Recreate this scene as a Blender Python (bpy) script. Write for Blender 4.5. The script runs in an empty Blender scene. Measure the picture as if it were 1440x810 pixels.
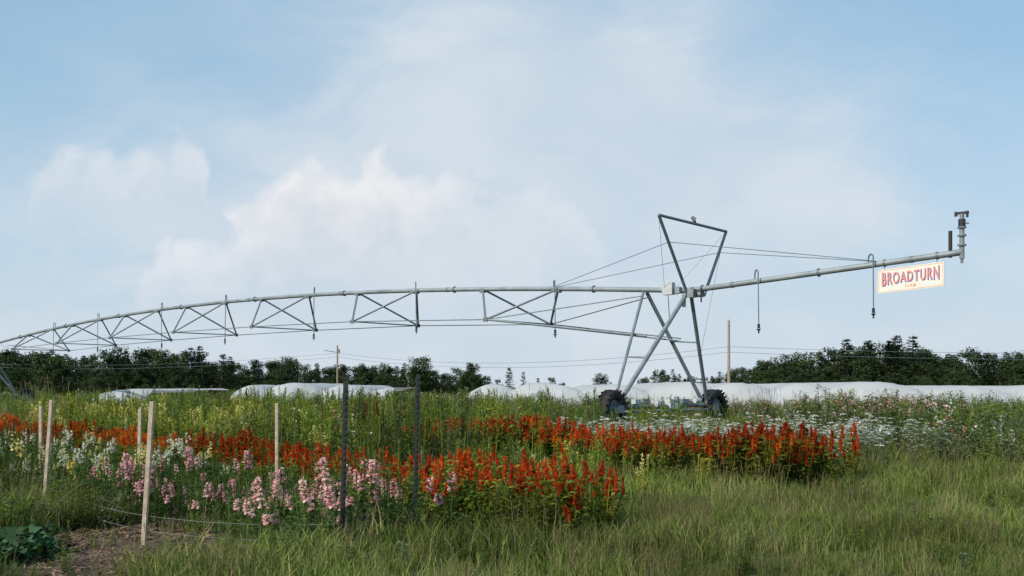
import bpy, math, random
import numpy as np
from mathutils import Vector, Matrix, noise as mnoise
random.seed(7); np.random.seed(7)
R=random.uniform
scn=bpy.context.scene
scn.view_settings.view_transform='Standard'
scn.view_settings.look='None'
scn.view_settings.exposure=0
root=scn.collection

# ---------------------------------------------------------------- materials
def newmat(name):
    m=bpy.data.materials.new(name); m.use_nodes=True
    m.node_tree.nodes.clear()
    return m,m.node_tree.nodes,m.node_tree.links
def leaf_mat(name,c1,c2,trans=0.35,patch=0.35):
    m,N,L=newmat(name)
    out=N.new('ShaderNodeOutputMaterial')
    oi=N.new('ShaderNodeObjectInfo')
    mx=N.new('ShaderNodeMix'); mx.data_type='RGBA'
    mx.inputs[6].default_value=(*c1,1); mx.inputs[7].default_value=(*c2,1)
    L.new(oi.outputs['Random'],mx.inputs[0])
    g=N.new('ShaderNodeNewGeometry')
    no=N.new('ShaderNodeTexNoise'); no.noise_dimensions='2D'; no.inputs['Scale'].default_value=0.4; no.inputs['Detail'].default_value=1
    L.new(g.outputs['Position'],no.inputs['Vector'])
    mr=N.new('ShaderNodeMapRange'); mr.inputs[1].default_value=.3; mr.inputs[2].default_value=.7
    mr.inputs[3].default_value=1-patch; mr.inputs[4].default_value=1+patch
    L.new(no.outputs[0],mr.inputs[0])
    ri=N.new('ShaderNodeMath'); ri.operation='MULTIPLY_ADD'
    L.new(g.outputs['Random Per Island'],ri.inputs[0]); ri.inputs[1].default_value=.6; ri.inputs[2].default_value=.7
    mm=N.new('ShaderNodeMath'); mm.operation='MULTIPLY'
    L.new(mr.outputs[0],mm.inputs[0]); L.new(ri.outputs[0],mm.inputs[1])
    vm=N.new('ShaderNodeVectorMath'); vm.operation='SCALE'
    L.new(mx.outputs[2],vm.inputs[0]); L.new(mm.outputs[0],vm.inputs['Scale'])
    d=N.new('ShaderNodeBsdfDiffuse'); t=N.new('ShaderNodeBsdfTranslucent')
    L.new(vm.outputs[0],d.inputs[0]); L.new(vm.outputs[0],t.inputs[0])
    ms=N.new('ShaderNodeMixShader'); ms.inputs[0].default_value=trans
    L.new(d.outputs[0],ms.inputs[1]); L.new(t.outputs[0],ms.inputs[2])
    L.new(ms.outputs[0],out.inputs[0])
    return m
def solid(name,c,rough=.6,metal=0.0,nscale=6,namt=.25):
    m,N,L=newmat(name)
    out=N.new('ShaderNodeOutputMaterial'); p=N.new('ShaderNodeBsdfPrincipled')
    tc=N.new('ShaderNodeTexCoord'); no=N.new('ShaderNodeTexNoise')
    no.inputs['Scale'].default_value=nscale; no.inputs['Detail'].default_value=5
    L.new(tc.outputs['Object'],no.inputs['Vector'])
    mr=N.new('ShaderNodeMapRange'); mr.inputs[1].default_value=.3; mr.inputs[2].default_value=.7
    mr.inputs[3].default_value=1-namt; mr.inputs[4].default_value=1+namt
    L.new(no.outputs[0],mr.inputs[0])
    vm=N.new('ShaderNodeVectorMath'); vm.operation='SCALE'; vm.inputs[0].default_value=c
    L.new(mr.outputs[0],vm.inputs['Scale']); L.new(vm.outputs[0],p.inputs['Base Color'])
    p.inputs['Roughness'].default_value=rough; p.inputs['Metallic'].default_value=metal
    L.new(p.outputs[0],out.inputs[0])
    return m

M={}
M['grass']=leaf_mat('grass_green',(.095,.145,.030),(.155,.20,.045))
M['grass2']=leaf_mat('grass_light',(.20,.24,.07),(.27,.28,.10))
M['dry']=leaf_mat('grass_dry',(.30,.25,.13),(.22,.17,.095))
M['seed']=leaf_mat('grass_seed',(.18,.12,.085),(.28,.21,.12))
M['celleaf']=leaf_mat('celosia_leaf',(.09,.14,.025),(.20,.21,.035))
M['celred']=leaf_mat('celosia_plume',(.34,.030,.010),(.50,.070,.014),.25)
M['celora']=leaf_mat('celosia_orange',(.56,.11,.015),(.66,.18,.02),.25)
M['snapleaf']=leaf_mat('snapdragon_leaf',(.065,.12,.035),(.12,.18,.05))
M['pink']=leaf_mat('petal_pink',(.80,.42,.44),(.86,.60,.57),.3,.1)
M['salmon']=leaf_mat('petal_salmon',(.80,.26,.14),(.82,.36,.22),.3,.1)
M['yellow']=leaf_mat('petal_yellow',(.80,.66,.18),(.80,.74,.36),.3,.1)
M['white']=leaf_mat('petal_white',(.70,.72,.62),(.78,.78,.72),.3,.1)
M['cream']=leaf_mat('petal_cream',(.66,.66,.50),(.74,.74,.62),.3,.2)
M['crimson']=leaf_mat('petal_crimson',(.25,.02,.03),(.35,.03,.05),.3,.1)
M['burg']=leaf_mat('amaranth_burgundy',(.10,.025,.03),(.16,.04,.04),.2,.1)
M['tall']=leaf_mat('tall_green',(.11,.18,.030),(.21,.255,.05))
M['yg']=leaf_mat('yellow_green',(.28,.30,.05),(.40,.38,.07))
M['weed']=leaf_mat('weed_leaf',(.065,.11,.034),(.13,.17,.052))
M['weed2']=leaf_mat('weed_greygreen',(.13,.17,.085),(.20,.23,.115))
M['dark']=leaf_mat('broad_leaf',(.045,.10,.05),(.07,.14,.065),.2)
M['tree']=leaf_mat('tree_leaf',(.032,.058,.024),(.066,.094,.036),.2,.25)
M['pine']=leaf_mat('pine_needles',(.026,.047,.030),(.044,.068,.040),.1,.25)
M['bark']=solid('bark',(.09,.07,.055),.9)
M['galv']=solid('galvanised_steel',(.19,.225,.25),.6,.35,3,.2)
M['galvl']=solid('galvanised_pipe',(.27,.305,.32),.6,.35,1.2,.28)
M['rubber']=solid('tyre_rubber',(.018,.018,.02),.8)
M['black']=solid('black_plastic',(.02,.02,.022),.6)
M['box']=solid('control_box_paint',(.50,.52,.53),.5,0,3,.08)
M['cable']=solid('steel_cable',(.20,.22,.24),.5,.5)
M['wire']=solid('fence_wire_metal',(.30,.30,.29),.5,.3)
M['wood']=solid('stake_wood',(.46,.37,.27),.8,0,20,.3)
M['pole']=solid('pole_wood',(.28,.22,.17),.85,0,4,.2)
M['tpost']=solid('tpost_paint',(.022,.028,.026),.55,0.2,20,.4)
M['signw']=solid('sign_board_paint',(.76,.74,.66),.5,0,3,.05)
M['signr']=solid('sign_red_paint',(.80,.25,.19),.5,0,3,.1)
M['signb']=solid('sign_blue_paint',(.05,.13,.36),.5,0,3,.1)
M['signo']=solid('sign_orange_paint',(.80,.36,.14),.5,0,3,.1)
M['chip']=leaf_mat('wood_chip',(.12,.08,.05),(.27,.20,.135),.05,.2)

# ---------------------------------------------------------------- mesh builder
class MB:
    def __init__(s): s.v=[];s.f=[];s.m=[];s.ml=[]
    def mi(s,n):
        if n not in s.ml: s.ml.append(n)
        return s.ml.index(n)
    def add(s,vs,fs,mat):
        o=len(s.v); s.v+= [tuple(v) for v in vs]
        k=s.mi(mat)
        for f in fs: s.f.append(tuple(i+o for i in f)); s.m.append(k)
    def leaf(s,b,d,L,W,mat,droop=.3):
        b=Vector(b); d=Vector(d).normalized()
        side=d.cross(Vector((0,0,1)))
        if side.length<.05: side=Vector((math.cos(b.x*99),math.sin(b.x*99),0))
        side.normalize()
        side=(side+Vector((R(-.5,.5),R(-.5,.5),R(-.5,.5)))).normalized()
        mid=b+d*L*.45+Vector((0,0,-droop*L*.08)); tip=b+d*L+Vector((0,0,-droop*L))
        s.add([b,mid-side*W/2,mid+side*W/2,tip],[(0,2,1),(1,2,3)],mat)
    def blade(s,b,h,lean,az,w,mat):
        a=R(0,6.28); sx,sy=math.cos(a)*w/2,math.sin(a)*w/2
        lx,ly=math.cos(az)*lean,math.sin(az)*lean
        b=Vector(b); m=b+Vector((lx*.3,ly*.3,h*.6)); t=b+Vector((lx,ly,h))
        q=Vector((sx,sy,0))
        s.add([b-q,b+q,m+q*.75,m-q*.75,t],[(0,1,2,3),(3,2,4)],mat)
    def tube(s,p0,p1,r0,mat,r1=None,n=8,cap=True):
        if r1 is None:r1=r0
        p0=Vector(p0);p1=Vector(p1);d=(p1-p0).normalized()
        a=d.cross(Vector((0,0,1)))
        if a.length<.01:a=Vector((1,0,0))
        a.normalize();b=d.cross(a)
        vs=[];
        for p,r in((p0,r0),(p1,r1)):
            for i in range(n):
                t=2*math.pi*i/n; vs.append(p+a*math.cos(t)*r+b*math.sin(t)*r)
        fs=[(i,(i+1)%n,n+(i+1)%n,n+i) for i in range(n)]
        if cap: fs+=[tuple(range(n))[::-1],tuple(range(n,2*n))]
        s.add(vs,fs,mat)
    def path(s,pts,r,mat,n=8):
        for a,b in zip(pts[:-1],pts[1:]): s.tube(a,b,r,mat,n=n,cap=False)
    def box(s,c,ax,ay,az,mat):
        c=Vector(c);ax=Vector(ax);ay=Vector(ay);az=Vector(az)
        vs=[c+ax*i+ay*j+az*k for i in(-1,1) for j in(-1,1) for k in(-1,1)]
        s.add(vs,[(0,1,3,2),(4,6,7,5),(0,4,5,1),(2,3,7,6),(0,2,6,4),(1,5,7,3)],mat)
    def mesh(s,name,smooth=False):
        me=bpy.data.meshes.new(name); me.from_pydata(s.v,[],s.f)
        for n in s.ml: me.materials.append(M[n])
        me.polygons.foreach_set('material_index',s.m)
        if smooth: me.polygons.foreach_set('use_smooth',[True]*len(s.f))
        me.update(); return me
    def obj(s,name,parent=None,smooth=False,link=True):
        o=bpy.data.objects.new(name,s.mesh(name,smooth))
        if link: root.objects.link(o)
        if parent: o.parent=parent
        return o
def empty(name,loc=(0,0,0)):
    e=bpy.data.objects.new(name,None); e.location=loc; root.objects.link(e); e.empty_display_size=.3; return e

# ---------------------------------------------------------------- instancing
def make_coll(name,builders):
    c=bpy.data.collections.new(name)
    for i,b in enumerate(builders):
        o=b.obj('%s_v%02d'%(name,i),link=False); c.objects.link(o)
    return c
def scatter(name,coll,pts):
    me=bpy.data.meshes.new(name)
    me.from_pydata([p[:3] for p in pts],[],[])
    a=me.attributes.new('rot','FLOAT_VECTOR','POINT'); a.data.foreach_set('vector',np.array([(R(-.08,.08),R(-.08,.08),p[3]) for p in pts],dtype=np.float32).ravel())
    a=me.attributes.new('scl','FLOAT','POINT'); a.data.foreach_set('value',np.array([p[4] for p in pts],dtype=np.float32))
    a=me.attributes.new('idx','INT','POINT'); a.data.foreach_set('value',np.array([p[5] for p in pts],dtype=np.int32))
    o=bpy.data.objects.new(name,me); root.objects.link(o)
    ng=bpy.data.node_groups.new(name+'_gn','GeometryNodeTree')
    ng.interface.new_socket('Geometry',in_out='INPUT',socket_type='NodeSocketGeometry')
    ng.interface.new_socket('Geometry',in_out='OUTPUT',socket_type='NodeSocketGeometry')
    N=ng.nodes;L=ng.links
    gi=N.new('NodeGroupInput');go=N.new('NodeGroupOutput')
    ci=N.new('GeometryNodeCollectionInfo'); ci.inputs['Collection'].default_value=coll
    ci.inputs['Separate Children'].default_value=True; ci.inputs['Reset Children'].default_value=True
    ip=N.new('GeometryNodeInstanceOnPoints'); ip.inputs['Pick Instance'].default_value=True
    def na(nm,t):
        k=N.new('GeometryNodeInputNamedAttribute'); k.data_type=t; k.inputs[0].default_value=nm
        return [q for q in k.outputs if q.enabled and q.name=='Attribute'][0]
    L.new(gi.outputs[0],ip.inputs['Points']); L.new(ci.outputs[0],ip.inputs['Instance'])
    L.new(na('idx','INT'),ip.inputs['Instance Index'])
    L.new(na('rot','FLOAT_VECTOR'),ip.inputs['Rotation'])
    L.new(na('scl','FLOAT'),ip.inputs['Scale'])
    L.new(ip.outputs[0],go.inputs[0])
    md=o.modifiers.new('scatter','NODES'); md.node_group=ng
    return o

# ---------------------------------------------------------------- plants
def t_grass(n,h,w,rad,mats,seed=0):
    b=MB()
    for i in range(n):
        r=rad*math.sqrt(random.random());a=R(0,6.28)
        hh=h*R(.5,1.15)
        b.blade((r*math.cos(a),r*math.sin(a),0),hh,hh*R(.1,.75),R(0,6.28),w*R(.7,1.4),random.choice(mats))
    for i in range(seed):
        r=rad*math.sqrt(random.random());a=R(0,6.28);hh=h*R(1.0,1.5)
        x,y=r*math.cos(a),r*math.sin(a); lx,ly=R(-.1,.1),R(-.1,.1)
        b.tube((x,y,0),(x+lx,y+ly,hh),.0016,'dry',n=3,cap=False)
        for k in range(6):
            q=1-k*.03
            b.leaf((x+lx*q,y+ly*q,hh*q-.01),(R(-.5,.5),R(-.5,.5),1),.03,.007,'seed',0)
    return b
def plume(b,x,y,z,h,r,mat):
    b.tube((x,y,z),(x,y,z+h*.9),r*.5,mat,r*.08,n=5,cap=False)
    for k in range(int(22+h*100)):
        t=random.random()**.9; rr=r*(1-t)**.7; a=R(0,6.28)
        d=(math.cos(a)*R(.3,.9),math.sin(a)*R(.3,.9),1)
        b.leaf((x+math.cos(a)*rr*.4,y+math.sin(a)*rr*.4,z+h*t*.95-.01),d,R(.028,.048),.015,mat,0)
def t_celosia(pm,fl=True):
    b=MB()
    for s in range(random.randint(4,5)):
        a=R(0,6.28);rr=R(.02,.12);x,y=rr*math.cos(a),rr*math.sin(a)
        h=R(.38,.60); x2,y2=x*1.7,y*1.7
        b.tube((x*.3,y*.3,0),(x2,y2,h),.006,'celleaf',n=4,cap=False)
        if fl: plume(b,x2,y2,h-.03,R(.10,.17),R(.024,.038),pm if random.random()<.9 else 'celora')
        for k in range(22):
            t=R(.15,1.05); la=R(0,6.28)
            b.leaf((x*.3+(x2-x*.3)*t,y*.3+(y2-y*.3)*t,h*t),(math.cos(la),math.sin(la),R(.1,.8)),R(.08,.15),R(.028,.045),'celleaf',.35)
        if fl and random.random()<.5:
            la=R(0,6.28); plume(b,x2+math.cos(la)*.04,y2+math.sin(la)*.04,h-R(.06,.12),R(.06,.09),.02,pm)
    return b
def t_snap(pm,hmax=.75,fl=True):
    b=MB()
    for s in range(random.randint(5,7)):
        a=R(0,6.28);rr=R(.0,.13);x,y=rr*math.cos(a),rr*math.sin(a)
        h=hmax*R(.5,1); lx,ly=x*.6+R(-.06,.06),y*.6+R(-.06,.06)
        P=lambda t:(x+lx*t,y+ly*t,h*t)
        b.tube(P(0),P(1),.004,'snapleaf',n=3,cap=False)
        for k in range(30):
            t=R(.05,.85 if fl else 1); la=R(0,6.28)
            b.leaf(P(t),(math.cos(la),math.sin(la),R(.3,1.1)),R(.05,.10),R(.014,.024),'snapleaf',.2)
        if fl and random.random()<.50:
            top=R(.95,1.02); lo=R(.66,.78)
            for k in range(22):
                t=R(lo,top); la=R(0,6.28); sz=.034*(1.25-(t-lo)*2.4)
                c=Vector(P(t))+Vector((math.cos(la),math.sin(la),0))*.010
                for q in range(3):
                    b.leaf(c,(math.cos(la)+R(-.7,.7),math.sin(la)+R(-.7,.7),R(-.6,.8)),sz,sz*.9,pm,.1)
    return b
def t_tall(mat,tip=None,h0=1.0,ns=7,lw=.026,dark=None):
    b=MB()
    for s in range(ns):
        a=R(0,6.28);rr=R(.0,.2);x,y=rr*math.cos(a),rr*math.sin(a)
        h=h0*R(.55,1.05); lx,ly=R(-.1,.1),R(-.1,.1)
        P=lambda t:(x+lx*t,y+ly*t,h*t)
        b.tube(P(0),P(1),.005,mat,n=3,cap=False)
        for k in range(24):
            t=R(.05,1); la=R(0,6.28)
            b.leaf(P(t),(math.cos(la)*.7,math.sin(la)*.7,R(.4,1.2)),R(.08,.16)*(1.2-.5*t),R(.6,1)*lw,dark if (dark and t<.6) else mat,.15)
        if tip:
            for k in range(18):
                t=R(.78,1.05);la=R(0,6.28)
                b.leaf(P(t),(math.cos(la),math.sin(la),R(0,1.2)),.04,.028,tip,0)
    return b
def t_ammi():
    b=MB()
    for s in range(7):
        a=R(0,6.28);rr=R(.0,.15);x,y=rr*math.cos(a),rr*math.sin(a)
        h=R(.5,.95); lx,ly=x*1.2+R(-.05,.05),y*1.2+R(-.05,.05)
        P=lambda t:Vector((x+lx*t,y+ly*t,h*t))
        b.tube(P(0),P(1),.003,'weed2',n=3,cap=False)
        for k in range(16):
            t=R(.05,.9); la=R(0,6.28)
            b.leaf(P(t),(math.cos(la),math.sin(la),R(.2,1)),R(.07,.13),.015,'weed2',.2)
        tops=[(P(1),R(.04,.07))]
        q=P(.75); e=q+Vector((R(-.12,.12),R(-.12,.12),R(.08,.16))); b.tube(q,e,.002,'weed2',n=3,cap=False); tops.append((e,R(.025,.045)))
        for c,r in tops:
            for k in range(15):
                rr=r*math.sqrt(random.random());a=R(0,6.28)
                p=c+Vector((rr*math.cos(a),rr*math.sin(a),-rr*rr*4+R(0,.008)))
                w=R(.008,.013); g=R(0,3)
                u=Vector((math.cos(g),math.sin(g),R(-.4,.4)))*w; v=Vector((-math.sin(g),math.cos(g),R(-.4,.4)))*w
                b.add([p-u-v,p+u-v,p+u+v,p-u+v],[(0,1,2,3)],'white')
    return b
def t_weed(mat,h0,fl=None,lw=.045,nst=6):
    b=MB()
    for s in range(nst):
        a=R(0,6.28);rr=R(0,.1);x,y=rr*math.cos(a),rr*math.sin(a)
        h=h0*R(.5,1); lx,ly=R(-.3,.3)*h0,R(-.3,.3)*h0
        P=lambda t:Vector((x+lx*t,y+ly*t,h*t))
        b.tube(P(0),P(1),.006,mat,n=3,cap=False)
        for k in range(32):
            t=R(.1,1); la=R(0,6.28)
            c=P(t)+Vector((math.cos(la),math.sin(la),R(-.2,.5)))*R(0,.16)*(1.2-t)
            b.leaf(c,(math.cos(la),math.sin(la),R(-.1,.9)),R(.07,.15),lw*R(.6,1.2),mat,.35)
        if fl:
            for k in range(14):
                la=R(0,6.28)
                b.leaf(P(R(.82,1.05)),(math.cos(la),math.sin(la),R(0,1)),.05,.035,fl,.1)
    return b
def t_broad():
    b=MB()
    for k in range(26):
        la=R(0,6.28); up=R(.3,1.6); L=R(.14,.26)
        d=Vector((math.cos(la),math.sin(la),up)).normalized(); bs=Vector((math.cos(la),math.sin(la),0))*R(0,.06)
        side=d.cross(Vector((0,0,1))).normalized()
        m1=bs+d*L*.6; m2=bs+d*L*1.0+Vector((0,0,-.01)); tip=bs+d*L*1.35+Vector((0,0,-.07)); w=L*.28
        b.tube(bs,m1,.004,'dark',n=3,cap=False)
        n=Vector((0,0,.02))
        b.add([m1,m2-side*w+n,m2,m2+side*w+n,tip],[(0,2,1),(0,3,2),(1,2,4),(2,3,4)],'dark')
    return b
def t_amar():
    b=MB()
    for s in range(4):
        x,y=R(-.12,.12),R(-.12,.12);h=R(.9,1.25)
        b.tube((x*.4,y*.4,0),(x,y,h),.008,'burg',n=4)
        for k in range(26):
            t=R(.2,.85);la=R(0,6.28)
            b.leaf((x*t,y*t,h*t),(math.cos(la),math.sin(la),.5),.14,.05,'burg',.4)
        plume(b,x,y,h-.25,.32,.04,'burg')
    return b

def t_tree(seed,h=10,wid=3.4):
    random.seed(seed); b=MB()
    b.tube((0,0,0),(R(-.2,.2),R(-.2,.2),h*.55),.22,'bark',.12,n=7)
    b.tube((0,0,h*.5),(R(-.3,.3),R(-.3,.3),h*.9),.12,'bark',.03,n=5)
    for c in range(40):
        t=R(.0,1); zc=h*(.10+.82*t); prof=math.sin(math.pi*(.16+.76*t))**.6
        a=R(0,6.28); rr=wid*prof*R(.2,.95)
        cx,cy=rr*math.cos(a),rr*math.sin(a)
        b.tube((0,0,max(.8,zc-h*.14)),(cx,cy,zc),.06,'bark',.015,n=4,cap=False)
        cr=R(.7,1.25)
        for k in range(60):
            d=Vector((random.gauss(0,1),random.gauss(0,1),random.gauss(0,.75))).normalized()*cr*R(.4,1.05)
            p=Vector((cx,cy,zc))+d
            b.leaf(p,(R(-1,1),R(-1,1),R(-.7,.6)),R(.3,.55),R(.28,.44),'tree',.2)
    return b
def t_pine(seed,h=11,wid=2.4,sp=.06):
    random.seed(seed); b=MB()
    b.tube((0,0,0),(0,0,h*.98),.18,'bark',.02,n=6)
    z=h*.10
    while z<h*.97:
        t=z/h; rad=wid*(1-t)**.75*R(.7,1.12)+.2
        nb=random.randint(6,9)
        for k in range(nb):
            a=R(0,6.28); L=rad*R(.6,1.1)
            e=Vector((math.cos(a)*L,math.sin(a)*L,z+L*R(-.05,.28)))
            b.tube((0,0,z),e,.03,'bark',.01,n=3,cap=False)
            for q in range(int(8+L*14)):
                u=R(.15,1.05); p=Vector((0,0,z)).lerp(e,u)+Vector((R(-.2,.2),R(-.2,.2),R(-.12,.15)))
                b.leaf(p,(math.cos(a)+R(-.8,.8),math.sin(a)+R(-.8,.8),R(-.2,.6)),R(.25,.5),R(.14,.26),'pine',.1)
        z+=h*sp*R(.6,1.2)
    return b

C_grass=make_coll('grass_tuft',[t_grass(56,.30,.013,.24,['grass','grass','grass2']),
  t_grass(56,.34,.012,.24,['grass','grass2','grass']),
  t_grass(50,.36,.011,.24,['grass','grass2','dry','grass2'],3),
  t_grass(50,.38,.011,.26,['grass2','dry','grass'],12),
  t_grass(46,.24,.018,.24,['grass','grass','grass2'],0)])
C_cel=make_coll('celosia_plant',[t_celosia('celred') for _ in range(5)]+[t_celosia('celora'),t_celosia('celred',False)])
C_snap=make_coll('snapdragon_plant',[t_snap('pink') for _ in range(3)]+[t_snap('salmon') for _ in range(2)]+[t_snap('yellow'),t_snap('cream'),t_snap('crimson'),t_snap('pink',.65,False)])
C_tall=make_coll('tall_flower_plant',[t_tall('tall',None,1.0,7,.03,'weed'),t_tall('tall',None,.9,6,.04),t_tall('tall','weed2',1.05,6,.03,'weed'),t_tall('tall','yg',1.0,7,.03),t_tall('yg','yellow',.8),t_tall('tall','salmon',.9),t_tall('yg','yg',1.0,6,.026,'tall'),t_tall('weed2','seed',1.05,6)])
C_ammi=make_coll('lace_plant',[t_ammi() for _ in range(4)])
C_weed=make_coll('weed_plant',[t_weed('weed',1.0),t_weed('weed2',1.0),t_weed('weed',.9,None,.065),t_weed('weed2',1.0,'white'),t_weed('weed',1.0,'pink'),t_weed('weed',1.0,'salmon'),t_weed('tall',.9),t_weed('weed',1.0,'yellow')])
C_misc=make_coll('misc_plant',[t_broad(),t_broad(),t_amar()])
trees=[t_tree(11,10,4.0),t_tree(12,9.5,4.4),t_tree(13,10,3.6),t_tree(14,10.5,3.9),t_pine(21,10),t_pine(22,10,2.0),t_pine(23,10,2.3,.06)]
C_tree=make_coll('tree_model',trees)
random.seed(99)

# bed coordinates: n = across rows, t = along rows
nx,ny=.742,.670
def nt(n,t): return (n*nx-t*ny, n*ny+t*nx)
def inv(x,y): return (x*nx+y*ny, -x*ny+y*nx)
def tend(n): return 5.2+.22*n
def vis(x,y): return abs(x)<.53*y+2.5 and y>6
def nz(x,y,s,o=0): return mnoise.noise(Vector((x*s+o,y*s-o,o)))

def in_soil(x,y):
    n,t=inv(x,y); return 2.0+.5*nz(x,y,1.3)<n<4.3 and 7.5+.5*nz(x,y,1.1,5)<t<10.6+.8*nz(x,y,.9,8)
def bed(n,t): return 4.2<n<7.8 and t>(7.7 if n<6 else 6.5) and t<28
# ---- grass
pts=[]
def scat(y0,y1,dens,fn):
    A=(y1-y0)*2*(.53*y1+2.5); k=int(A*dens)
    for i in range(k):
        y=R(y0,y1); x=R(-1,1)*(.53*y1+2.5)
        if vis(x,y): fn(x,y)
def g1(s0,s1):
    def f(x,y):
        n,t=inv(x,y)
        if in_soil(x,y) and random.random()<.97: return
        if bed(n,t) and random.random()<.85: return
        if n>8.6 and t>tend(n)+4 and random.random()<.55: return
        right=t<tend(n)
        a=nz(x,y,.22,3); c=nz(x,y,.6,9)
        if right:
            wd=3.2*max(0,a+.2)+ (2.2 if 10<y<14.5 and x>1 and a>-.2 else 0)
            idx=random.choices([0,1,2,3,4],[3,3,3,wd,2.5+5*max(0,c)])[0]
        else: idx=random.choices([0,1,2,3,4],[3,3,1.5,.4,3])[0]
        s=R(s0,s1)*(1+.5*c)
        if y<8.5: s*=.8
        if right: s*=.88
        if 6<n<13 and t<tend(n)+5: s*=.8
        pts.append((x,y,0,R(0,6.28),s,idx))
    return f
scat(6,12,20,g1(.6,1.15)); scat(12,20,8,g1(.8,1.35)); scat(20,40,2.2,g1(1.1,1.8)); scat(40,80,.45,g1(1.8,2.8)); scat(80,150,.12,g1(2.4,4))
scatter('grass_meadow',C_grass,pts)
# ---- celosia rows
def rowpts(n0,n1,t0f,t1,sp,idxf,sf,keep=.95):
    p=[]
    n=n0
    while n<=n1:
        t=t0f(n)
        while t<t1:
            x,y=nt(n+R(-.5,.5)*sp,t+R(-.5,.5)*sp)
            if vis(x,y) and random.random()<keep: p.append((x,y,0,R(0,6.28),sf(n,t),idxf(n,t)))
            t+=sp
        n+=sp
    return p
def row(name,coll,*a): return scatter(name,coll,rowpts(*a))
def ci1(n,t):
    if n<6.8 and random.random()<.5: return 6
    return random.choices([0,1,2,3,4,5,6],[3,3,3,3,3,.8 if t<18 else 16,2.2])[0]
def cs(n,t): return R(.80,1.12)*(1+.10*math.sin(t*.9+1)+.07*math.sin(t*2.3))
row('celosia_bed',C_cel,6.4,7.7,lambda n:6.6+.5*(n-6.4)+R(-.25,.25),30,.255,ci1,lambda n,t:cs(n,t)*(.84 if n<6.7 else 1))
row('celosia_bed',C_cel,12.6,14.3,lambda n:7.9+R(-.3,.3),17.8,.26,lambda n,t:random.choices([0,1,2,3,4,5,6],[3,3,3,3,3,.8,2.0])[0],lambda n,t:cs(n,t)*1.2)
# ---- snapdragons
def sidx(n,t):
    q=random.random(); t2=t+R(-.7,.7)
    if q<.40: return 8
    if t2<11.4: return random.choice([0,1,2])
    if t2<12.8: return random.choice([3,4,3,0,6])
    if t2<16: return random.choice([5,6,5,3,6])
    if t2<18: return random.choice([7,3,6])
    return random.choice([7,7,5])
row('snapdragon_bed',C_snap,4.3,6.1,lambda n:7.75+R(-.2,.3),20,.27,sidx,lambda n,t:R(.60,1.22)*(1+.12*math.sin(t*1.7)))
# ---- tall green beds (mixed, in drifts)
def tidx(n,t):
    x,y=nt(n,t); a=nz(x,y,.28,4); 
    if n<12.5 and t>18 and random.random()<.6: return random.choice([4,4,6,3])
    if a>.10: return random.choice([3,6,3,0,4])
    if a<-.15: return random.choice([2,0,7,1])
    return random.choice([0,1,2,3,1,0])
def tall_s(n,t):
    if t<13: return R(.5,.8)
    x,y=nt(n,t); return R(.85,1.35)*(1+.25*nz(x,y,.35,7))
P1=rowpts(8.7,12.0,lambda n:9.5+R(-1,1),30,.48,tidx,tall_s)
scatter('tall_flower_bed',C_tall,P1)
P2=rowpts(14.8,23,lambda n:17.8+R(-1,1),42,.9,tidx,lambda n,t:R(.8,1.4),.85)
for i in range(460):
    y=R(36,66); k=R(-.52,.04); x=k*y
    a=nz(x,y,.10,6)
    P2.append((x,y,0,R(0,6.28),R(.85,1.40)*(1+.45*a),random.choices([0,1,2,3,4,6,7],[3,3,3,3,1,2 if a>0 else .3,2])[0]))
scatter('tall_flower_bed',C_tall,P2)
# ---- lace
def lace_s(n,t):
    x,y=nt(n,t); return R(.7,1.1)*(1.0 if y<22 else .72)
row('queen_annes_lace_patch',C_ammi,14.9,22,lambda n:tend(n)+R(-.6,.6),19,.43,lambda n,t:random.randint(0,3),lace_s,.8)
# ---- weeds
w=[]
def wf(x,y):
    n,t=inv(x,y)
    k=(x/y)
    if n<21.5 and not(t<tend(n)+.4 and y>17 and k>.38): 
        if not(8.0<n<12.6 and t>8): return
    s=R(.5,1.0)
    if y>32: s*=R(.9,1.3)
    if k>.30: s*=1.2
    c=nz(x,y,.12,2)
    s*=1+.6*c
    if -.36<k<-.28 and 30<y<60: s*=1.4
    if -.15<k<.0 and 36<y<60: s*=1.2
    if .07<k<.23 and y<40: s=min(s,R(.35,.5))
    idx=random.choices(range(8),[5,5,4,2,.4,.3,3,.4])[0]
    if .16<k<.42 and y>26 and random.random()<.5: idx=random.choice([4,5,5,7,3])
    if n<13:
        if random.random()<.5: return
        s=s*.55 if t<13 else s*1.0
    w.append((x,y,0,R(0,6.28),s,idx))
scat(9,20,2.0,wf); scat(20,34,1.4,wf); scat(34,66,.7,wf); scat(66,120,.08,wf)
for i in range(80):
    y=R(22,32); x=y*R(.30,.56); w.append((x,y,0,R(0,6.28),R(1.0,1.4),random.choice([0,1,2,2,6,4])))
scatter('wildflower_weeds',C_weed,w)
w=[]
def lf(x,y):
    n,t=inv(x,y)
    if t<tend(n)-.5 and not in_soil(x,y): w.append((x,y,0,R(0,6.28),R(.13,.34),random.choice([0,1,2,2,6,6])))
scat(6.3,18,2.2,lf)
scatter('meadow_weeds',C_weed,w)
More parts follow.
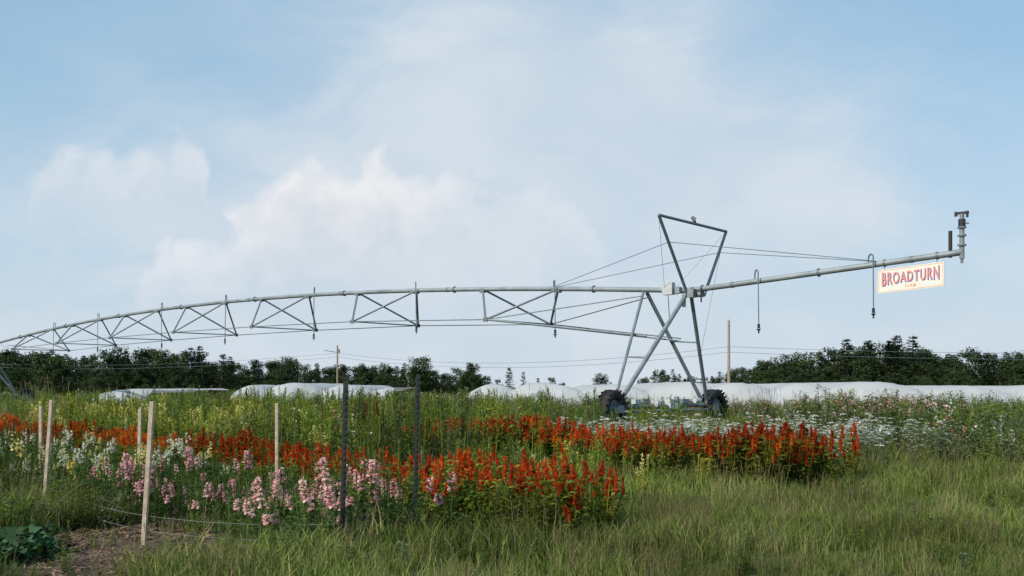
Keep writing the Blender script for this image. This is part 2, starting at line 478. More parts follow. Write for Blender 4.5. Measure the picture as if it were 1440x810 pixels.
# leafy crop at the left edge of the soil
p=[]
for i in range(60):
    x=R(-6.3,-4.1);y=R(6.9,9.0)
    p.append((x,y,0,R(0,6.28),R(.8,1.35),random.choice([0,1])))
for i in range(50):
    x,y=nt(R(2.2,4.2),R(10.4,15)); p.append((x,y,0,R(0,6.28),R(.5,1.0),random.choice([0,1])))
scatter('broadleaf_crop',C_misc,p)
p=[]
for i in range(190):
    x,y=nt(R(1.8,4.2),R(10.6,17)); p.append((x,y,0,R(0,6.28),R(.3,.62),random.choice([0,1,2,6])))
for i in range(50):
    x,y=nt(R(1.9,4.2),R(7.6,10.6)); p.append((x,y,0,R(0,6.28),R(.10,.24),random.choice([0,1,2,6])))
for i in range(30):
    x,y=nt(R(4.2,6.2),R(6.2,7.9)); p.append((x,y,0,R(0,6.28),R(.15,.45),random.choice([0,1,2,6])))
scatter('bed_edge_weeds',C_weed,p)
p=[]
for (x,y) in [(-2.75,18.6),(-2.45,18.9),(-2.95,19.2)]: p.append((x,y,0,R(0,6),1.05,2))
scatter('amaranth_plant',C_misc,p)
def chipb():
    b=MB()
    for i in range(34):
        x,y,z=R(-.15,.15),R(-.15,.15),R(.004,.03); a=R(0,3.14);L=R(.010,.05);wd=R(.004,.010)
        u=Vector((math.cos(a),math.sin(a),R(-.4,.4)))*L; v=Vector((-math.sin(a),math.cos(a),R(-.5,.5)))*wd
        c=Vector((x,y,z)); b.add([c-u-v,c+u-v,c+u+v,c-u+v],[(0,1,2,3)],'chip')
    return b
C_chip=make_coll('wood_chip_pile',[chipb() for _ in range(4)])
p=[]
for i in range(480):
    x,y=nt(R(2.0,4.4),R(7.2,12.0)); p.append((x,y,.01,R(0,6.28),R(.7,1.3),random.randint(0,3)))
scatter('wood_chip_mulch',C_chip,p)

# ---------------------------------------------------------------- ground
def ground_mat():
    m,N,L=newmat('field_ground')
    out=N.new('ShaderNodeOutputMaterial');p=N.new('ShaderNodeBsdfPrincipled');p.inputs['Roughness'].default_value=.95
    p.inputs['Specular IOR Level'].default_value=.1
    g=N.new('ShaderNodeNewGeometry')
    n1=N.new('ShaderNodeTexNoise');n1.inputs['Scale'].default_value=.08;n1.inputs['Detail'].default_value=5
    n2=N.new('ShaderNodeTexNoise');n2.inputs['Scale'].default_value=6;n2.inputs['Detail'].default_value=5
    L.new(g.outputs['Position'],n1.inputs['Vector']);L.new(g.outputs['Position'],n2.inputs['Vector'])
    r=N.new('ShaderNodeValToRGB'); r.color_ramp.elements[0].position=.35;r.color_ramp.elements[0].color=(.055,.085,.025,1)
    r.color_ramp.elements[1].position=.65;r.color_ramp.elements[1].color=(.11,.14,.045,1)
    L.new(n1.outputs[0],r.inputs[0])
    mx=N.new('ShaderNodeMix');mx.data_type='RGBA';mx.blend_type='MULTIPLY';mx.inputs[0].default_value=.8
    r2=N.new('ShaderNodeValToRGB'); r2.color_ramp.elements[0].position=.35;r2.color_ramp.elements[0].color=(.35,.3,.25,1);r2.color_ramp.elements[1].position=.65
    L.new(n2.outputs[0],r2.inputs[0]);L.new(r.outputs[0],mx.inputs[6]);L.new(r2.outputs[0],mx.inputs[7])
    L.new(mx.outputs[2],p.inputs['Base Color']);L.new(p.outputs[0],out.inputs[0]);return m
M['ground']=ground_mat()
M['soil']=solid('soil',(.085,.055,.037),.95,0,9,.45)
b=MB(); b.add([(-2500,-200,0),(2500,-200,0),(2500,4000,0),(-2500,4000,0)],[(0,1,2,3)],'ground'); b.obj('ground')
b=MB(); vs=[];fs=[];NN,TT=40,80
for i in range(NN+1):
    for j in range(TT+1):
        n=1.9+i*(7.9-1.9)/NN; t=7.4+j*19/TT; x,y=nt(n,t)
        e=min(i,NN-i,j,TT-j); z=.004 if e==0 else .008+R(0,.035)
        vs.append((x,y,z))
for i in range(NN):
    for j in range(TT):
        a=i*(TT+1)+j; fs.append((a,a+TT+1,a+TT+2,a+1))
b.add(vs,fs,'soil'); b.obj('soil_bed',smooth=True)

# ---------------------------------------------------------------- irrigator
CX,CY=6.5,38.0
def pz(s):
    if s>=0: return 5.2+1.37*(1-((s-32.3)/32.3)**2)
    return 5.2-.05*min(1,-s)+.058*(-s)
def ax(s,off=0,z=None):
    x=CX-.745*s+.667*off; y=CY+.667*s+.745*off
    return Vector((x,y,pz(s) if z is None else z))
U=Vector((-.745,.667,0)); V=Vector((.667,.745,0)); Z=Vector((0,0,1))
irr=empty('center_pivot_irrigator',(CX,CY,0))
def child(b,name,smooth=False):
    o=b.obj(name,irr,smooth); o.location=(-CX,-CY,0); return o
b=MB()
ss=[-9.9+i*.9 for i in range(12)]+[i*1.0 for i in range(1,69)]
vs=[];fs=[];K=14
for s in ss:
    c=ax(s)
    for i in range(K):
        a=2*math.pi*i/K; vs.append(c+V*math.cos(a)*.10+Z*math.sin(a)*.10)
for j in range(len(ss)-1):
    for i in range(K): fs.append((j*K+i,j*K+(i+1)%K,(j+1)*K+(i+1)%K,(j+1)*K+i))
b.add(vs,fs,'galvl')
child(b,'main_pipe',True)
b=MB()
for s in [-5.5,-.9,.2]+[4.2+i*8.08 for i in range(8)]:
    b.tube(ax(s),ax(s+.05),.15,'galv',n=14)
for s in (-8.7,-2.2,12.7,20.6,29,37,45,53): b.tube(ax(s),ax(s+.12),.112,'galv',n=14)
child(b,'pipe_flanges')
stn=[8.3,17.1,25.6,33.7,41.6,49.4,57]
b=MB(); dz=[1.45,1.6,1.75,1.8,1.75,1.6,1.4]
Ls=[];Rs=[]
for s,d in zip(stn,dz):
    A=ax(s+2.2);B=ax(s-2.2)
    z=pz(s)-d
    Lp=ax(s,-2.15,z);Rp=ax(s,2.15,z); Ls.append(Lp);Rs.append(Rp)
    for q in(A,B):
        for e in(Lp,Rp):
            b.tube(q,e,.05,'galv',n=6)
    b.tube(Lp,Rp,.035,'galv',n=6)
    for e in(Lp,Rp): b.box(e,U*.12,V*.03,Z*.09,'galv')
    for q in(A,B): b.box(q-Z*.1,U*.12,V*.09,Z*.06,'galv')
child(b,'truss_braces')
b=MB()
for P,sg in((Ls,-1),(Rs,1)):
    pts=[ax(1.6,sg*.25,pz(1.6)-.25)]+P+[ax(64,sg*.25,pz(64)-.3)]
    b.path(pts,.022,'cable',5)
b.tube(Ls[0],ax(.9,-1.1,3.45),.045,'galv',n=6)
b.tube(Ls[0],ax(.9,1.3,3.35),.035,'galv',n=6)
b.tube(Rs[0],ax(.9,1.3,3.45),.03,'galv',n=6)
child(b,'truss_rods')
def wheel(b,c):
    axle=U; wd=.24;n=36
    prof=[(-wd*.75,.40),(-wd,.50),(-wd,.60),(-wd*.7,.66),(0,.675),(wd*.7,.66),(wd,.60),(wd,.50),(wd*.75,.40)]
    vs=[];fs=[]
    for i in range(n):
        a=2*math.pi*i/n; d=V*math.cos(a)+Z*math.sin(a)
        for (u,r) in prof: vs.append(c+axle*u+d*r)
    k=len(prof)
    for i in range(n):
        for j in range(k-1):
            fs.append((i*k+j,((i+1)%n)*k+j,((i+1)%n)*k+j+1,i*k+j+1))
    b.add(vs,fs,'rubber')
    for i in range(20):
        for sg in(-1,1):
            a=2*math.pi*(i+(.25 if sg>0 else -.25))/20
            d=V*math.cos(a)+Z*math.sin(a); tg=-V*math.sin(a)+Z*math.cos(a)
            lu=(axle*sg*.8+tg*.6).normalized()
            b.box(c+axle*sg*wd*.55+d*.675,lu*.15,lu.cross(d)*.032,d*.05,'rubber')
    b.tube(c-axle*.06,c+axle*.06,.40,'galv',n=24)
    b.tube(c-axle*.16,c+axle*.16,.12,'galvl',n=12)
    for i in range(8):
        a=2*math.pi*i/8; d=V*math.cos(a)+Z*math.sin(a)
        b.tube(c+d*.22-axle*.075,c+d*.22+axle*.075,.035,'black',n=8)
def tower(sc,tag):
    b=MB()
    A=ax(sc+1.0);B=ax(sc-1.0)
    Lf=ax(sc,-3.25,1.0);Rf=ax(sc,2.75,1.0)
    for q,o in((A,1),(B,-1)):
        for e,r in((Lf,.085 if o<0 else .06),(Rf,.075)):
            b.tube(q-Z*.1+V*(.12 if e is Rf else -.12),e+U*o*.12,r,'galv',n=8)
    for f,F in((.46,Rf),(.62,Lf),(.80,Rf)):
        b.tube(A.lerp(F,f),B.lerp(F,f),.035,'galv',n=6)
    b.tube(ax(sc,-3.3,.80),ax(sc,3.3,.80),.09,'galv',n=10)
    b.tube(ax(sc-.25,-2.6,.62),ax(sc-.25,2.6,.62),.045,'galvl',n=8)
    for o in(-1,1):
        b.tube(ax(sc,o*3.0,.98),ax(sc,o*3.0,.72),.14,'galv',n=8)
        b.box(ax(sc,o*3.3,.72),U*.22,V*.22,Z*.14,'galv')
        b.tube(ax(sc,o*3.5,.70),ax(sc,o*3.5,.70)+U*.3,.06,'galv')
        b.tube(ax(sc,o*2.4,.80),ax(sc,o*1.2,1.05),.03,'galv',n=6)
    child(b,'tower_frame'+tag)
    b=MB()
    b.box(ax(sc-.05,.1,.88),U*.28,V*.34,Z*.17,'box'); b.tube(ax(sc-.1,-.5,.9),ax(sc-.1,-1.0,.9),.16,'box',n=12)
    b.tube(ax(sc-.35,.15,.7),ax(sc-.35,.15,1.15),.10,'galvl',n=10)
    b.box(ax(sc,-1.5,.98),U*.1,V*.2,Z*.09,'galvl'); b.box(ax(sc,1.2,.97),U*.12,V*.25,Z*.08,'galvl')
    b.tube(ax(sc-.2,1.7,.98),ax(sc-.2,2.1,.98),.10,'box',n=10); b.box(ax(sc-.1,-2.2,.98),U*.12,V*.14,Z*.08,'box')
    child(b,'drive_motor'+tag)
    for o in(-1,1):
        b=MB(); wheel(b,ax(sc,o*3.55,.70)); child(b,'wheel_%s%s'%('near' if o<0 else 'far',tag))
tower(.7,''); tower(68.6,'_outer')
b=MB()
ML=ax(-.52,-2.4,7.72);MR=ax(-.52,2.4,7.68)
b.tube(ML,MR,.055,'galv',n=6)
aL=ax(-.35,-.25,5.1);aR=ax(-.75,.35,5.0)
b.tube(ML,aL,.065,'galv',n=6);b.tube(MR,aR,.065,'galv',n=6)
b.tube(aL,aR,.06,'galv')
b.tube(ax(-.52,.05,7.7),ax(-.52,.05,7.82),.05,'black'); b.tube(ax(-.52,.05,7.84),ax(-.45,-.05,7.96),.10,'galvl',.06)
child(b,'mast')
b=MB()
for T,F,sg in((ML,aL,-1),(MR,aR,1)):
    k=T.lerp(F,.34)
    b.tube(k,ax(-7.5,sg*.1,pz(-7.5)+.1),.012,'cable',n=4)
    b.tube(k,ax(6.2,sg*.1,pz(6.2)+.1),.012,'cable',n=4)
    b.tube(T,ax(.6,sg*.3,pz(.6)),.007,'cable',n=4)
b.tube(MR.lerp(aR,.2),ax(.4,1.9,2.6),.007,'cable',n=4)
child(b,'mast_cables')
b=MB()
b.box(ax(.45,-.25,5.28),U*.22,V*.12,Z*.23,'box'); b.box(ax(.05,-.2,5.2),U*.1,V*.1,Z*.12,'galvl')
b.tube(ax(-.9,-.12,5.25),ax(-.9,-.12,4.7),.03,'black'); b.tube(ax(.45,-.3,5.1),ax(.3,-.4,3.9),.015,'black')
b.box(ax(-.55,-.2,5.05),U*.13,V*.13,Z*.16,'galvl'); b.tube(ax(-.1,-.15,5.0),ax(-.9,.1,5.0),.09,'galv')
b.box(ax(-.2,-.2,4.75),U*.05,V*.06,Z*.2,'box')
child(b,'control_boxes')
b=MB()
for s,ln,hk in [(-7.22,1.45,.25),(-3.05,1.55,.3),(6.35,1.75,.25),(14.95,1.75,.3),(22.9,2.1,.3),(31.4,2.2,.3),(38.8,2.2,.3),(47.5,2.0,.3),(54.5,1.7,.3)]:
    c=ax(s,0)+Z*.1
    prev=c
    for k in range(0,9):
        a=math.pi*k/8; q=c-V*0.12+V*.12*math.cos(a)+U*(-.13)*(1-math.cos(a))+Z*(hk*(.45+.55*math.sin(a))) 
        b.tube(prev,q,.028,'galv',n=6); prev=q
    e=Vector((prev.x,prev.y,c.z-.1)); b.tube(prev,e,.026,'galv',n=6)
    f=e-Z*ln+V*R(-.05,.05); b.tube(e,f,.022,'cable',n=6)
    b.tube(f,f-Z*.16,.05,'black',n=8); b.tube(f-Z*.18,f-Z*.24,.09,'black',.03,n=10)
    b.tube(f-Z*.24,f-Z*.34,.03,'black',n=8)
child(b,'drop_hoses')
b=MB()
E=ax(-9.9)
b.tube(ax(-9.85)-Z*.12,ax(-9.85)+Z*.72,.06,'black',n=10); 
b.tube(E,ax(-10.2),.10,'galvl',n=12); b.tube(ax(-10.2)-Z*.2,ax(-10.2)+Z*.75,.075,'galvl',n=12)
b.tube(ax(-10.2)-Z*.34,ax(-10.2)-Z*.18,.045,'galv',n=8)
for z in(.2,.5,.75): b.tube(ax(-10.2)+Z*z,ax(-10.2)+Z*(z+.05),.13,'galv',n=12)
T=ax(-10.2)+Z*.78
b.tube(T,T+Z*.25,.11,'black',n=10); b.tube(T+Z*.1+U*.02,T+Z*.32+V*.35+U*.1,.05,'black',.035)
b.tube(T+Z*.24,T+Z*.42,.07,'galv',n=10); b.box(T+Z*.45,U*.20,V*.05,Z*.035,'black')
b.tube(T+Z*.36+U*.18,T+Z*.5+U*.18,.05,'black'); b.tube(T+Z*.3-U*.16,T+Z*.5-U*.16,.04,'black')
b.tube(T+Z*.2,T+Z*.1-U*.2,.03,'galv')
child(b,'end_gun')

# ---------------------------------------------------------------- sign
s0,s1=-7.55,-9.68
sign=empty('hanging_sign',ax((s0+s1)/2,-.02,4.95))
SL=ax(s0,-.02,0);SD=Vector((.745,-.667,0)); Wd=2.12; Hd=.78; zb=4.60
def sp_(u,v,o=0):
    return SL+SD*u-V*o+Z*(zb+v+u*.055)
def signobj(b,name):
    o=b.obj(name,sign); o.location=-sign.location; return o
def rrect(x0,x1,y0,y1,rc,seg=6):
    vs=[]
    for (cu,cv,a0) in((x1-rc,y0+rc,-90),(x1-rc,y1-rc,0),(x0+rc,y1-rc,90),(x0+rc,y0+rc,180)):
        for k in range(seg+1):
            a=math.radians(a0+90*k/seg); vs.append((cu+rc*math.cos(a),cv+rc*math.sin(a)))
    return vs
b=MB(); vs=rrect(0,Wd,0,Hd,.05); n=len(vs)
b.add([sp_(u,v,.012) for u,v in vs]+[sp_(u,v,-.012) for u,v in vs],[tuple(range(n)),tuple(range(2*n-1,n-1,-1))]+[(i,n+i,n+(i+1)%n,(i+1)%n) for i in range(n)],'signw')
signobj(b,'board')
b=MB(); o1=rrect(.03,Wd-.03,.03,Hd-.03,.05); o2=rrect(.045,Wd-.045,.045,Hd-.045,.04)
b.add([sp_(u,v,.0155) for u,v in o1]+[sp_(u,v,.0155) for u,v in o2],[(i,(i+1)%n,n+(i+1)%n,n+i) for i in range(n)],'signo')
signobj(b,'border_line')
b=MB()
for u in(.22,1.9):
    b.tube(sp_(u,Hd-.02,0),Vector((sp_(u,0).x,sp_(u,0).y,pz(s0-u)-.08)),.014,'cable',n=6)
    b.tube(ax(s0-u+.03),ax(s0-u-.03),.125,'cable',n=14)
signobj(b,'hangers')
def text(body,u0,v0,w,h,off,mat,o,name,warp=True,sx=0,sy=0):
    cu=bpy.data.curves.new(name,'FONT'); cu.body=body; cu.size=1; cu.offset=off; cu.extrude=0.0; cu.space_character=1.2
    ob=bpy.data.objects.new(name,cu); root.objects.link(ob)
    dg=bpy.context.evaluated_depsgraph_get(); me=bpy.data.meshes.new_from_object(ob.evaluated_get(dg))
    bpy.data.objects.remove(ob)
    cu0=[v.co.copy() for v in me.vertices]
    x0,x1,y1=text.bx
    for v,c in zip(me.vertices,cu0):
        x=(c.x-x0)/(x1-x0); y=c.y/y1
        k=1+(.35*(2*x-1)**2 if warp else 0)
        yy=v0+(y-.5)*h*k+h*.5
        v.co=sp_(u0+x*w+sx,yy+sy,o)
    me.materials.clear(); me.materials.append(M[mat])
    oo=bpy.data.objects.new(name,me); root.objects.link(oo); oo.parent=sign; oo.location=-sign.location
def bbox(body):
    cu=bpy.data.curves.new('tmp','FONT'); cu.body=body; cu.size=1; cu.space_character=1.2
    ob=bpy.data.objects.new('tmp',cu); root.objects.link(ob)
    dg=bpy.context.evaluated_depsgraph_get(); me=bpy.data.meshes.new_from_object(ob.evaluated_get(dg))
    xs=[v.co.x for v in me.vertices]; ys=[v.co.y for v in me.vertices]
    bpy.data.objects.remove(ob); text.bx=(min(xs),max(xs),max(ys))
bbox('BROADTURN')
text('BROADTURN',.14,.30,1.82,.33,.022,'signb',.0175,'letter_shadow',True,.022,-.020)
text('BROADTURN',.14,.30,1.82,.33,.008,'signr',.021,'lettering')
bbox('FARM')
text('FARM',.90,.10,.34,.10,.01,'signo',.0175,'subtitle',False)

# ---------------------------------------------------------------- row cover
M['cover']=leaf_mat('row_cover_fabric',(.50,.52,.53),(.50,.52,.53),.25,.06)
def cover(name,x0,x1,yf,crest,per=5.2,depth=22):
    b=MB(); nxs=int((x1-x0)/.2); vs=[];fs=[]
    rows=[(-1.3,0.0),(-1.1,.32),(-.8,.60),(-.45,.80),(0,.95),(.6,1.0)]+[(.6+k*depth/10,1.0) for k in range(1,11)]
    for i in range(nxs+1):
        x=x0+i*(x1-x0)/nxs; y0=yf(x)
        ph=(x-x0)/per+.16*math.sin(x*.31+1)+.06*math.sin(x*.9); w=abs(math.sin(math.pi*ph))**.7
        cz=crest(x)*(1+.05*math.sin(math.floor(ph)*2.4))
        z=cz*(.66+.34*w)
        for r_i,(dy,f) in enumerate(rows):
            wr=(.05*nz(x,dy,1.7)+.03*nz(x,dy,4)) if f>.2 else 0
            vs.append((x+.06*math.sin(dy+x),y0+dy+.15*nz(x,dy,1.2)-.9*w*(1-f),max(.006,z*f+wr)))
    k=len(rows)
    for i in range(nxs):
        for j in range(k-1): fs.append((i*k+j,(i+1)*k+j,(i+1)*k+j+1,i*k+j+1))
    b.add(vs,fs,'cover'); return b.obj(name,smooth=True)
cover('row_cover_tunnel',-3.6,44,lambda x:76-.35*x,lambda x:np.interp(x,[-3.6,-2,2,20,30,44],[1.4,1.75,1.82,1.86,1.72,1.35]),4.4)
cover('row_cover_tunnel',-22.5,-9.5,lambda x:80,lambda x:np.interp(x,[-22.5,-20,-12,-9.5],[1.5,1.82,1.8,1.5]),3.7)
cover('row_cover_tunnel',-33,-29,lambda x:80,lambda x:1.4,4)

# ---------------------------------------------------------------- trees
prof=[(-260,492),(-50,480),(0,487),(60,490),(110,503),(150,488),(230,490),(260,492),(285,488),(300,505),(330,500),(355,510),(370,502),(420,503),(440,512),(480,507),(540,509),(560,514),(590,502),(610,515),(640,521),(665,510),(690,530)]
prof2=[(900,532),(925,522),(950,523),(1000,527),(1030,515),(1060,506),(1100,493),(1150,496),(1190,482),(1220,479),(1250,483),(1290,486),(1340,492),(1380,489),(1440,489),(1700,486)]
def line(pf):
    p=[]
    xs=[q[0] for q in pf];ys=[q[1] for q in pf]
    for Y,st,ko in((215,12,1.03),(205,13,.95),(196,10,.70),(190,10,.45)):
        px=xs[0]
        while px<xs[-1]:
            top=np.interp(px,xs,ys); h=(1.5+(545-top)/1400*Y)*ko*R(.82,1.05)
            u=(px-720)/1400*Y
            idx=random.choices(range(7),[4,4,4,4,1.4,1.4,1.0])[0]
            if ko<.8: idx=random.randint(0,3)
            p.append((u+R(-.8,.8),Y+R(-4,4),-.1,R(0,6.28),h/10,idx))
            px+=st*R(.6,1.4)
    return p
p=line(prof)+line(prof2)
def tr(px,top,Y,idx):
    h=(1.5+(545-top)/1400*Y); p.append(((px-720)/1400*Y,Y,-.05,R(0,6.28),h/10.1,idx))
for a in [(70,484,125,1),(30,493,130,0),(95,500,125,3),(288,485,190,5),(310,495,190,4),(327,500,190,5),(360,503,190,4),(717,515,190,4),(735,522,190,5),(757,530,190,4),(778,528,190,2),(700,532,200,0),(790,535,200,1),(845,523,190,3),(852,527,190,2),
          (905,530,180,3),(925,516,180,2),(948,518,180,5),(1195,471,195,6),(1222,475,195,4),(1249,473,195,6),(1262,468,195,4),(1281,467,195,6),(665,506,190,2),(585,500,190,3)]: tr(*a)
scatter('treeline',C_tree,p)

# ---------------------------------------------------------------- poles & wires
def pole(x,y,h,r,arm=False):
    e=empty('utility_pole',(x,y,0))
    b=MB(); b.tube((0,0,0),(0,0,h),r,'pole',r*.7,n=10); b.obj('shaft',e)
    b=MB(); b.tube((0,0,h-.5),(.0,-.3,h-.45),.03,'galv'); b.tube((0,-.12,h-.1),(0,-.12,h+.1),.05,'box')
    if arm:
        b.tube((.25,-.1,h-1.0),(.25,-.1,h-.5),.11,'galv')
        b.tube((0,0,h-.9),(-1.3,-.2,h-.7),.04,'galv'); b.box((-1.45,-.2,h-.7),(.22,0,0),(0,.08,0),(0,0,.05),'galvl')
    b.obj('fittings',e)
pole(19.6,90,7.6,.15); pole(-22.8,130,7.0,.14,True)
b=MB()
def sag(p,q,s,r):
    p=Vector(p);q=Vector(q);pts=[p.lerp(q,i/16)-Z*s*4*(i/16)*(1-i/16) for i in range(17)]; b.path(pts,r,'cable',4)
for z,dz2 in((5.2,-.2),(4.7,-.3)):
    sag((19.6,90,z),(75,84,z+dz2),.6,.016); sag((-22.8,130,z+.8),(19.6,90,z),1.4,.016); sag((-90,150,z+.5),(-22.8,130,z+.8),1.2,.016)
b.obj('power_lines')

# ---------------------------------------------------------------- stakes
def stake(x,y,dx,h,w=.022):
    b=MB(); a=Vector((w,0,0));c=Vector((0,w,0))
    b.box(Vector((dx/2,0,h/2-.05)),a,c,Vector((dx/2,0,h/2+.05)),'wood')
    o=b.obj('wooden_stake'); o.location=(x,y,0)
    m=o.modifiers.new('bevel','BEVEL'); m.width=.004
    return o
stake(-3.45,9.3,.09,1.37,.021); stake(-5.65,12,.10,1.35,.020); stake(-7.1,15,.0,1.22,.022); stake(-5.25,14,.02,1.2,.022); stake(-3.0,12.7,.0,1.3,.02)
def tpost(x,y,dx,h):
    b=MB()
    f=.022
    b.box((dx/2,0,h/2-.05),(f,0,0),(0,.004,0),(dx/2,0,h/2+.05),'tpost')
    b.box((dx/2,.022,h/2-.05),(.004,0,0),(0,.0175,0),(dx/2,0,h/2+.05),'tpost')
    z=.1
    while z<h-.04:
        b.box((dx*z/h,-.009,z),(.010,0,0),(0,.0045,0),(0,0,.012),'tpost'); z+=.055
    o=b.obj('metal_t_post'); o.location=(x,y,0)
tpost(-1.5,8.75,.04,1.56); tpost(-.97,9.9,.035,1.63)
b=MB()
pl=[(-5.62,12,.0),(-3.43,9.32,0),(-1.5,8.78,0)]
for z in(.16,.30):
    for p0,p1 in zip(pl[:-1],pl[1:]):
        for i in range(10):
            f0,f1=i/10,(i+1)/10
            q=lambda f:Vector((p0[0]+(p1[0]-p0[0])*f,p0[1]+(p1[1]-p0[1])*f,z-.04*4*f*(1-f)))
            b.tube(q(f0),q(f1),.0016,'wire',n=4,cap=False)
b.obj('fence_wire')

# ---------------------------------------------------------------- sun & sky
sun_el=math.radians(38); 
sx,sy=-.72,-.69
ld=bpy.data.lights.new('sun','SUN'); ld.energy=4.0; ld.angle=math.radians(.5); ld.color=(1,.91,.78)
lo=bpy.data.objects.new('sun',ld); root.objects.link(lo)
v=Vector((sx*math.cos(sun_el),sy*math.cos(sun_el),math.sin(sun_el)))
lo.rotation_euler=v.to_track_quat('Z','Y').to_euler()
w=bpy.data.worlds.new('World'); scn.world=w; w.use_nodes=True
N=w.node_tree.nodes;L=w.node_tree.links;N.clear()
out=N.new('ShaderNodeOutputWorld')
sky=N.new('ShaderNodeTexSky'); sky.sky_type='NISHITA'; sky.sun_disc=False; sky.sun_elevation=sun_el
sky.sun_rotation=math.atan2(sx,sy)
sky.air_density=1.0; sky.dust_density=1.0; sky.ozone_density=1.5
bg=N.new('ShaderNodeBackground'); bg.inputs[1].default_value=.15; L.new(sky.outputs[0],bg.inputs[0])
def math_(op,a,b_=None,c=None,clamp=False):
    n=N.new('ShaderNodeMath'); n.operation=op; n.use_clamp=clamp
    for i,x in enumerate((a,b_,c)):
        if x is None: continue
        if isinstance(x,(int,float)): n.inputs[i].default_value=x
        else: L.new(x,n.inputs[i])
    return n.outputs[0]
def sstep(x,a,b_):
    n=N.new('ShaderNodeMapRange'); n.interpolation_type='SMOOTHSTEP'; L.new(x,n.inputs[0])
    n.inputs[1].default_value=a; n.inputs[2].default_value=b_; return n.outputs[0]
tc=N.new('ShaderNodeTexCoord'); sep=N.new('ShaderNodeSeparateXYZ'); L.new(tc.outputs['Generated'],sep.inputs[0])
yy=math_('MAXIMUM',sep.outputs[1],.05)
u=math_('DIVIDE',sep.outputs[0],yy); v_=math_('DIVIDE',sep.outputs[2],yy)
front=sstep(sep.outputs[1],.1,.4)
cmb=N.new('ShaderNodeCombineXYZ'); L.new(u,cmb.inputs[0]); L.new(v_,cmb.inputs[1])
def noise(scale,detail,rough,sxy=(1,1),off=(0,0),dist=0,rot=0):
    mp=N.new('ShaderNodeMapping'); mp.inputs['Scale'].default_value=(sxy[0],sxy[1],1); mp.inputs['Location'].default_value=(off[0],off[1],0); mp.inputs['Rotation'].default_value=(0,0,rot)
    L.new(cmb.outputs[0],mp.inputs[0])
    n=N.new('ShaderNodeTexNoise'); n.noise_dimensions='2D'; n.inputs['Scale'].default_value=scale; n.inputs['Detail'].default_value=detail; n.inputs['Roughness'].default_value=rough; n.inputs['Distortion'].default_value=dist
    L.new(mp.outputs[0],n.inputs['Vector']); return n.outputs[0]
def curve(x,pts,lo_,hi_):
    m=N.new('ShaderNodeMapRange'); L.new(x,m.inputs[0]); m.inputs[1].default_value=lo_; m.inputs[2].default_value=hi_
    f=N.new('ShaderNodeFloatCurve'); c=f.mapping.curves[0]
    P=[((a-lo_)/(hi_-lo_),b_) for a,b_ in pts]
    c.points[0].location=P[0]; c.points[1].location=P[-1]
    for q in P[1:-1]: c.points.new(*q)
    f.mapping.update(); L.new(m.outputs[0],f.inputs[1]); return f.outputs[0]
def px(pts): return [((a-720)/1400,(545-b_)/1400) for a,b_ in pts]
lob=noise(30,6,.62,off=(3,1),dist=.2); wu=noise(16,3,.6,off=(11,4))
uw=math_('ADD',u,math_('MULTIPLY',math_('SUBTRACT',wu,.5),.04))
cw=N.new('ShaderNodeCombineXYZ'); L.new(uw,cw.inputs[0]); L.new(math_('ADD',v_,math_('MULTIPLY',math_('SUBTRACT',lob,.5),.02)),cw.inputs[1])
def vor(scale,off):
    mp=N.new('ShaderNodeMapping'); mp.inputs['Location'].default_value=(off,off*.7,0); L.new(cw.outputs[0],mp.inputs[0])
    n=N.new('ShaderNodeTexVoronoi'); n.voronoi_dimensions='2D'; n.feature='F1'; n.inputs['Scale'].default_value=scale
    L.new(mp.outputs[0],n.inputs['Vector']); return math_('SUBTRACT',.45,n.outputs['Distance'])
v1=vor(24,2); v2=vor(58,5)
bil=math_('ADD',math_('MULTIPLY',v1,.028),math_('MULTIPLY',v2,.010))
jit=math_('ADD',math_('MULTIPLY',math_('SUBTRACT',lob,.5),.030),math_('SUBTRACT',bil,.002))
cumA=curve(uw,px([(150,545),(185,410),(225,348),(320,322),(345,288),(385,248),(430,224),(490,233),(540,218),(578,255),(620,242),(660,234),(692,264),(760,260),(805,285),(850,360),(880,545)]),-.42,.14)
cumB=curve(uw,px([(5,545),(25,310),(60,228),(110,208),(160,216),(205,202),(240,206),(262,190),(282,210),(305,330),(325,545)]),-.53,-.27)
def cum(ctop,base,soft,fade):
    d=math_('SUBTRACT',math_('ADD',ctop,jit),v_)
    e=sstep(d,-.010,soft)
    f=sstep(v_,base[0],base[1])
    edge=math_('SUBTRACT',1.0,sstep(d,.0,fade))
    return math_('MULTIPLY',e,f),edge
mA,eA=cum(cumA,(.03,.20),.024,.085)
mB,eB=cum(cumB,(.14,.245),.034,.06)
mA=math_('MULTIPLY',mA,math_('SUBTRACT',.98,math_('MULTIPLY',sstep(u,-.15,.0),.60)))
mB=math_('MULTIPLY',mB,.66)
def gauss(cu,cv,su,sv,rot=0):
    du=math_('SUBTRACT',u,cu);dv=math_('SUBTRACT',v_,cv)
    c,s=math.cos(rot),math.sin(rot)
    a=math_('DIVIDE',math_('ADD',math_('MULTIPLY',du,c),math_('MULTIPLY',dv,s)),su)
    b_=math_('DIVIDE',math_('SUBTRACT',math_('MULTIPLY',dv,c),math_('MULTIPLY',du,s)),sv)
    q=math_('ADD',math_('MULTIPLY',a,a),math_('MULTIPLY',b_,b_))
    return math_('POWER',2.718,math_('MULTIPLY',q,-1.0))
veiln=noise(5,6,.56,sxy=(1,1.8),off=(5,2),dist=.3,rot=.5)
vn=sstep(veiln,.26,.76)
g=math_('ADD',math_('MULTIPLY',gauss(.04,.30,.27,.17,-.6),1.2),math_('MULTIPLY',gauss(-.28,.15,.46,.14),1.0))
g=math_('ADD',g,math_('MULTIPLY',gauss(.18,.15,.34,.16,0),.85))
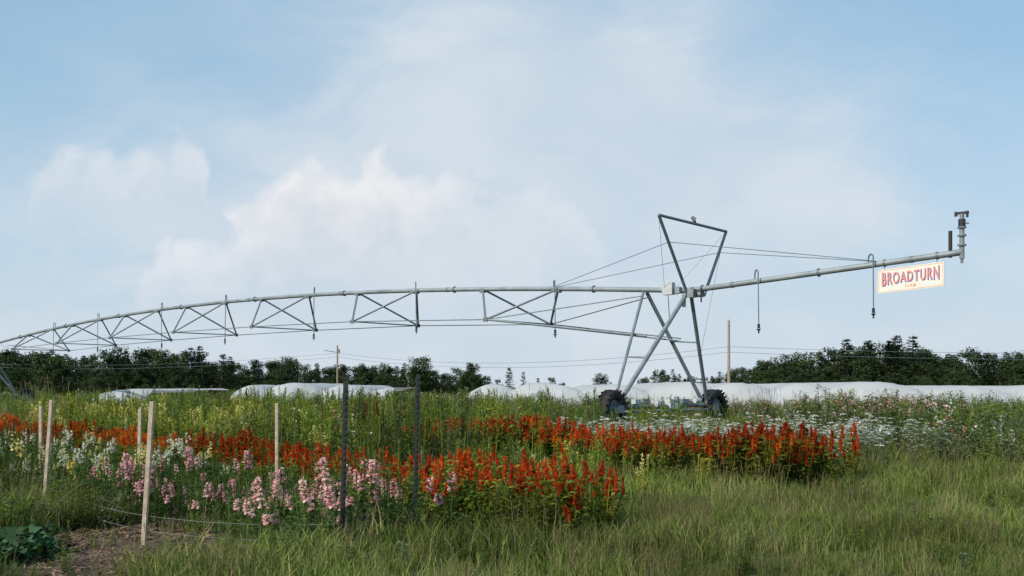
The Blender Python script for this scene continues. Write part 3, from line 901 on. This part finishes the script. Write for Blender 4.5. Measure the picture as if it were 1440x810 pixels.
veil=math_('MULTIPLY',g,math_('ADD',math_('MULTIPLY',vn,.42),.66),clamp=True)
hz=math_('MULTIPLY',math_('SUBTRACT',1.0,sstep(v_,-.02,.38)),.92)
veil=math_('MAXIMUM',math_('MULTIPLY',veil,.93),math_('ADD',hz,.06))
veil=math_('ADD',veil,math_('MULTIPLY',math_('SUBTRACT',vn,.5),.08),clamp=True)
veil=math_('MULTIPLY',veil,.96)
bgb=N.new('ShaderNodeBackground'); bgb.inputs[0].default_value=(.33,.57,.76,1)
m0=N.new('ShaderNodeMixShader'); m0.inputs[0].default_value=.68; L.new(bg.outputs[0],m0.inputs[1]); L.new(bgb.outputs[0],m0.inputs[2])
vc=N.new('ShaderNodeMix'); vc.data_type='RGBA'; L.new(vn,vc.inputs[0]); vc.inputs[6].default_value=(.60,.69,.785,1); vc.inputs[7].default_value=(.68,.75,.82,1)
bgv=N.new('ShaderNodeBackground'); L.new(vc.outputs[2],bgv.inputs[0]); bgv.inputs[1].default_value=1
m1=N.new('ShaderNodeMixShader'); L.new(veil,m1.inputs[0]); L.new(m0.outputs[0],m1.inputs[1]); L.new(bgv.outputs[0],m1.inputs[2])
sh=noise(18,5,.62,off=(8,3),dist=.3)
cm=math_('MULTIPLY',math_('MAXIMUM',mA,mB),front)
shd=math_('ADD',math_('MULTIPLY',sstep(sh,.32,.68),.6),math_('MULTIPLY',sstep(v1,-.1,.35),.4))
ed=math_('ADD',math_('MULTIPLY',math_('MAXIMUM',math_('MULTIPLY',eA,sstep(mA,0,.2)),math_('MULTIPLY',eB,sstep(mB,0,.2))),.55),math_('MULTIPLY',shd,.45))
cr=N.new('ShaderNodeValToRGB'); cr.color_ramp.elements[0].position=.05;cr.color_ramp.elements[0].color=(.64,.70,.77,1)
cr.color_ramp.elements[1].position=.85;cr.color_ramp.elements[1].color=(.87,.87,.89,1); L.new(ed,cr.inputs[0])
bgc=N.new('ShaderNodeBackground'); L.new(cr.outputs[0],bgc.inputs[0])
m2=N.new('ShaderNodeMixShader'); L.new(cm,m2.inputs[0]); L.new(m1.outputs[0],m2.inputs[1]); L.new(bgc.outputs[0],m2.inputs[2])
L.new(m2.outputs[0],out.inputs[0])

# ---------------------------------------------------------------- camera
cd=bpy.data.cameras.new('camera'); cam=bpy.data.objects.new('camera',cd); root.objects.link(cam)
cam.location=(0,0,1.5); cam.rotation_euler=(math.radians(90),0,0)
cd.sensor_width=36; cd.lens=35; cd.shift_y=140/1440; cd.clip_end=6000; cd.clip_start=.1
scn.camera=cam
